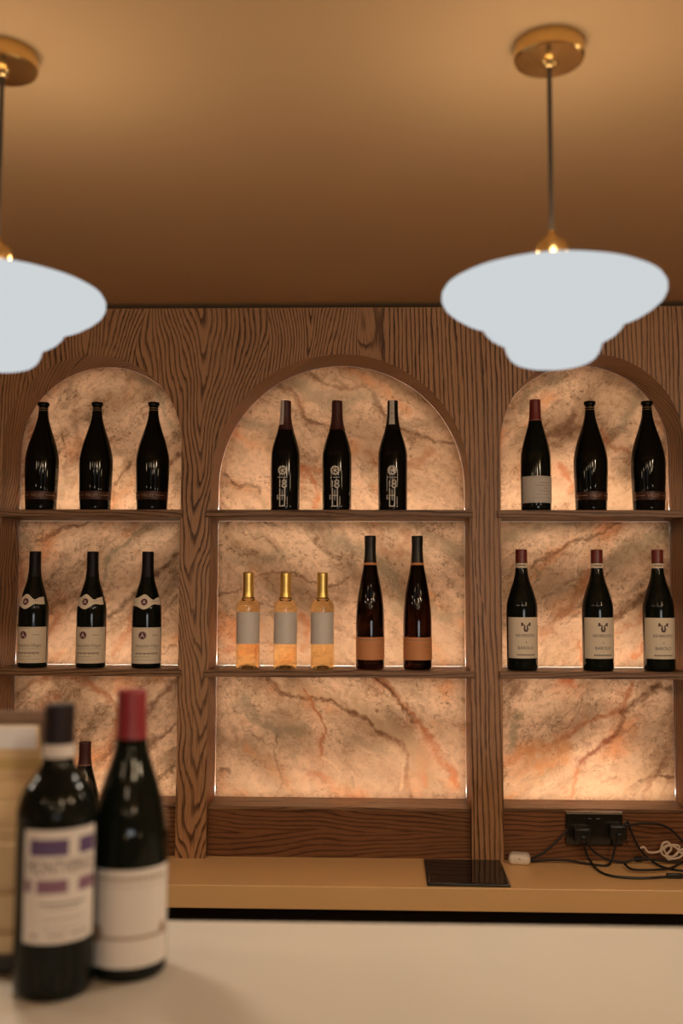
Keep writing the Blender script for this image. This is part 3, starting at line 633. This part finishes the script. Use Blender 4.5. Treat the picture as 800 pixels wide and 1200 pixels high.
gA = 'dark flanged bottles on the upper left shelf'
make_A(48, 'dark flanged wine bottle with bronze band at the left end of the upper left shelf', gA, .05)
make_A(111.5, 'dark flanged wine bottle with bronze band in the middle of the upper left shelf', gA, .02)
make_A(178, 'dark flanged wine bottle with bronze band beside the oak post, upper left shelf', gA, -.08)
gA2 = 'dark flanged bottles on the upper right shelf'
make_A(692.5, 'dark flanged wine bottle beside the red-capped one on the upper right shelf', gA2, .1)
make_A(760, 'dark flanged wine bottle at the far right end of the upper right shelf', gA2, .05)
make_E(628, 590, TOP, .055, 'red-capped wine bottle with white label on the upper right shelf', .05)
gB = 'black bottles printed 18 under the central arch'
make_B(334, 'black wine bottle printed 18, pale tax strip on the left side of its neck', gB, -.12, [(-1.25, -.15)], M['darkred'])
make_B(394.5, 'black wine bottle printed 18, dark red neck with no strip facing front', gB, -.10, [(-1.95, -1.45), (1.45, 1.95)], M['darkred'])
make_B(460, 'black wine bottle printed 18, pale tax strip down the front of its neck', gB, -.06, [(-.55, .35)], M['blackcap'])
gC = 'bottles with A seals on the middle left shelf'
make_C(38, 'wine bottle with round A seals at the left end of the middle left shelf', gC, -.10)
make_C(106, 'wine bottle with round A seals in the middle of the middle left shelf', gC, -.02)
make_C(171, 'wine bottle with round A seals beside the oak post, middle left shelf', gC, .22)
gF = 'half bottles of golden wine on the central shelf'
make_F(290, 'gold-capped half bottle of pale wine, first from the left jamb of the central niche', gF, .05)
make_F(334, 'gold-capped half bottle of pale wine between two identical half bottles', gF, 0)
make_F(377.5, 'gold-capped half bottle of pale wine next to the tall amber bottles', gF, -.1)
gG = 'tall amber bottles with orange labels on the central shelf'
make_G(433.5, 'tall slender amber wine bottle with orange label, next to the gold half bottles', gG, .1)
make_G(489, 'tall slender amber wine bottle with orange label, nearest the right jamb of the central niche', gG, .05)
gD = 'cream-labelled bottles on the middle right shelf'
make_D(612, 'cream-labelled REVERDITO wine bottle beside the oak post, middle right shelf', gD, .0)
make_D(701, 'cream-labelled REVERDITO wine bottle in the middle of the middle right shelf', gD, .02)
make_D(772.5, 'cream-labelled REVERDITO wine bottle at the far right of the middle right shelf', gD, -.08)
make_E(97, 1000, CT, -.06, 'dark red-capped wine bottle on the back counter, seen between the two near bottles', 0, False)

# the two near bottles on the bar
P_I = smooth_prof([(.0385, 0), (.0400, .008), (.0403, .08), (.0403, .175), (.0395, .195), (.0335, .214), (.0230, .229), (.0165, .243), (.0150, .262), (.0146, .285), (.0146, .304)])
P_J = smooth_prof([(.0400, 0), (.0412, .008), (.0415, .08), (.0412, .145), (.0380, .176), (.0290, .212), (.0195, .244), (.0158, .266), (.0150, .285), (.0150, .316)])
P_I = [(r, z*.935) for r, z in P_I]; P_J = [(r, z*.930) for r, z in P_J]
q = atZ(62, 1158, BT)
t = empty('wine_bottle', (q.x, q.y, BT), .42, label='near wine bottle with black capsule and purple-blocked label on the bar', category='wine bottle')
body(P_I, M['glass_i'], t); capsule(P_I, .2455, .2847, M['plumcap'], t)
nb = patch(P_I, -1.9, 1.4, .2320, .2450, .0006, 'neck_band', M['paper_w'], t)
lab = patch(P_I, -.95, 1.02, .057, .166, .0004, 'label', M['paper_w'], t)
p = Print(); p.bar(-.031, .007, .141, .157).bar(.018, .039, .141, .157).wrap(P_I, 0, .0008, 'purple_block', M['purple'], lab)
p = Print(); p.bar(-.036, -.029, .106, .118).bar(-.023, .007, .105, .118).bar(.018, .039, .105, .118).wrap(P_I, 0, .0008, 'mauve_block', M['purple2'], lab)
p = Print(); p.text('MONTVERSO', .002, .1235, .0135, .070).bar(-.020, .026, .094, .0955).bar(-.012, .02, .090, .0908).bar(-.016, .026, .080, .0808).bar(-.016, .026, .0715, .0722).bar(-.030, -.020, .0640, .0655).bar(-.012, .006, .0640, .0655).bar(.010, .032, .0640, .0655)
p.wrap(P_I, 0, .0008, 'lettering', M['ink'], lab)
q = atZ(149, 1136, BT)
t = empty('wine_bottle', (q.x, q.y, BT), .35, label='near wine bottle with bright red capsule and wide white label on the bar', category='wine bottle')
body(P_J, M['glass_i'], t); capsule(P_J, .2435, .2944, M['brightred'], t)
lab = patch(P_J, -1.45, 1.15, .0155, .1140, .0004, 'label', M['paper_w'], t)
p = Print()
for i in range(13): p.bar(-.042+i*.0062, -.042+i*.0062+.0045, .1030, .1065)
p.bar(-.050, .044, .0440, .0470).disc(-.040, .0490, .0075, .0095).disc(.036, .050, .0055, .0065).bar(-.05, .044, .0970, .0976)
p.wrap(P_J, 0, .0008, 'lettering', M['ink_soft'], lab)

# ------------------------------------------------------------------ tiered card stand at the left edge of the bar
q = atZ(36, 1119, BT)
ms = empty('card_stand', (q.x, q.y, BT), R(4), label='brown tiered stand holding cream cards behind the near bottle on the bar', category='display stand')
LW = .20
tilt = Matrix.Translation((0, .035, 0)) @ Matrix.Rotation(R(-6), 4, 'X')
m = MB(); m.box(-LW, .017, .0, .008, .018, .261, .002, rot=tilt)
m.build('back_board', M['board'], ms, smooth=0)
m = MB()
for a in ((-LW, .017, -.004, 0, .248, .261), (.004, .017, -.004, 0, .15, .248)): m.box(*a, .001, rot=tilt)
m.build('frame_rim', M['board'], ms, smooth=0)
MB().box(-LW, .012, -.058, .05, 0, .018, .003).build('base', M['plastic'], ms, smooth=0)
zt = [.244, .186, .163, .138, .124, .074, .036]; zb_ = [.186, .163, .138, .124, .074, .036, .018]
for i, (a, b_) in enumerate(zip(zt, zb_)):
    y = .030-.013*i
    m = MB(); x1_ = -.004+.003*i
    vs = []
    for yy in (y, y+.006):
        yt = .012 if i == 0 else .003
        vs += [(-LW+.01, yy, b_-.012), (x1_+.006 if i == 0 else x1_, yy, b_-.012), ((x1_-.006 if i == 0 else x1_-.001), yy+yt, a), (-LW+.01, yy+yt, a)]
    m.add(vs, [(0, 1, 2, 3), (7, 6, 5, 4), (0, 4, 5, 1), (1, 5, 6, 2), (2, 6, 7, 3), (3, 7, 4, 0)])
    c = m.build('card', M['card'], ms, smooth=0)
    if i == 0:
        def yc(z): return y-.0006+.012*(z-(b_-.012))/(a-b_+.012)
        for nm, za, zz, xr, mt in (('white_sheen_header', .219, .2435, -.011, M['cardw']), ('gold_band', .196, .208, -.006, M['cardgold'])):  # the white strip puts the top card's paper sheen into its colour
            MB().add([(-LW+.012, yc(za), za), (xr+.002, yc(za), za), (xr, yc(zz), zz), (-LW+.012, yc(zz), zz), (-LW+.012, yc(za)+.0005, za), (xr+.002, yc(za)+.0005, za), (xr, yc(zz)+.0005, zz), (-LW+.012, yc(zz)+.0005, zz)], [(0, 1, 2, 3), (7, 6, 5, 4), (0, 4, 5, 1), (1, 5, 6, 2), (2, 6, 7, 3), (3, 7, 4, 0)]).build(nm, mt, c, smooth=0)

# ------------------------------------------------------------------ things on the back counter
tb = empty('tablet', (.305, -.112, CT), R(-1), label='black glossy tablet lying flat on the back counter', category='tablet')
MB().box(-.098, .098, -.108, .108, 0, .007, .003, 3).build('tablet_case', M['plastic'], tb)
MB().box(-.090, .090, -.100, .100, .0066, .0076, .0004, 1).build('screen', M['gloss'], tb, smooth=0)

qa = atZ(609, 1013, CT)
cs = empty('charging_case', (qa.x, qa.y+.006, CT), R(-10), label='small white rounded plastic case on the back counter by the oak post', category='case')
MB().box(-.0275, .0275, -.0225, .0225, 0, .027, .0115, 6).build('case_body', M['wplast'], cs)
MB().box(-.004, .004, -.0232, -.0218, .0165, .0185, .0005, 1).build('latch_tab', M['chrome'], cs)

s0 = atY(662, 950, .02); s1 = atY(729, 990, .02)
so = empty('wall_socket', ((s0.x+s1.x)/2, .0215, (s0.z+s1.z)/2), label='black double wall socket on the oak apron of the right niche', category='socket')
W2, H2 = (s1.x-s0.x)/2, (s0.z-s1.z)/2
MB().box(-W2, W2, -.010, 0, -H2, H2, .002).build('face_plate', M['socket'], so, smooth=0)
MB().box(-W2+.001, W2-.001, -.0112, -.0098, H2-.0065, H2-.0012, .0003, 1).build('steel_edge', M['chrome'], so, smooth=0)
for dx in (-.012, .010): MB().box(dx-.005, dx+.005, -.014, -.0098, .012, .026, .001).build('switch', M['plastic'], so, smooth=0)
pl = [((.055), -.004, .034), (-.035, -.012, .040)]
for i, (dx, dz, ww) in enumerate(pl):
    e = empty('plug', ((s0.x+s1.x)/2+dx, .0115, (s0.z+s1.z)/2+dz), label=('black square plug in the right half of the wall socket', 'black angled plug in the left half of the wall socket')[i], category='plug', group='plugs in the wall socket')
    MB().box(-.021, .021, -.030, 0, -.018, .018, .004, 3).build('plug_body', M['plastic'], e)
    MB().box(-.007, .007, -.038, -.029, -.016, .0, .002).build('cable_boot', M['plastic'], e)

def cpts(l, k=4, ox=600, oy=920, zoff=.0034):
    o = []
    for x, y in l:
        X, Yp = ox+x/k, oy+y/k
        g = atZ(X, Yp, CT+zoff)
        if g.y > -.006: g = atY(X, Yp, -.010)
        o.append(g)
    return spline(o, 8)
def cable(pts, label, rad=.0031, mat='cable'):
    o = MB().tube(pts, rad).build('power_cable' if mat == 'cable' else 'white_cable', M[mat]); tag(o, label, 'cable', 'loose black cables on the back counter' if mat == 'cable' else None); return o
cable(cpts([(262, 205), (205, 268), (140, 322), (98, 340), (92, 356), (140, 353), (250, 353), (370, 371), (440, 377), (466, 350), (494, 245)]), 'black cable running from the socket to the white case and back')
c2 = cable(cpts([(318, 215), (338, 290), (362, 350), (410, 405), (480, 428), (600, 436), (730, 430), (800, 424), (900, 430)]), 'black cable lying nearest the front edge of the back counter')
c3 = cable(cpts([(325, 230), (370, 300), (430, 342), (480, 357), (530, 360), (590, 346), (650, 350), (800, 364), (900, 372)]), 'black cable with a small connector block in its middle')
cable(cpts([(515, 200), (540, 172), (560, 225), (592, 290), (640, 346), (710, 386), (800, 402), (900, 404)]), 'black cable arching from the socket down across the others')
cable(cpts([(512, 205), (540, 190), (600, 181), (690, 185), (750, 215), (800, 268), (860, 330)]), 'black cable looping highest against the oak apron')
cable(cpts([(528, 372), (562, 395), (650, 398), (740, 390), (800, 362), (880, 350)], zoff=.0092), 'short black cable curled in a loop under the other cables')
def block(c, x, y, lx, nm):
    g = atZ(600+x/4, 920+y/4, CT+.007); MB().box(g.x-lx, g.x+lx, g.y-.006, g.y+.006, CT+.0005, CT+.0125, .003, 3).build(nm, M['plastic'], c)
block(c2, 760, 424, .020, 'connector'); block(c3, 590, 346, .010, 'connector')
wl = [(600, 295), (618, 292), (640, 315), (690, 310), (705, 275), (730, 268), (745, 300), (720, 330), (738, 350), (770, 320), (800, 300), (790, 335), (745, 345), (700, 320), (720, 285), (780, 285), (770, 325), (735, 335), (712, 300), (740, 282), (775, 300), (790, 318), (830, 305)]
cable(cpts(wl, zoff=.0125), 'bunched white cable lying on the black cables by the right edge', .0028, 'wcable')
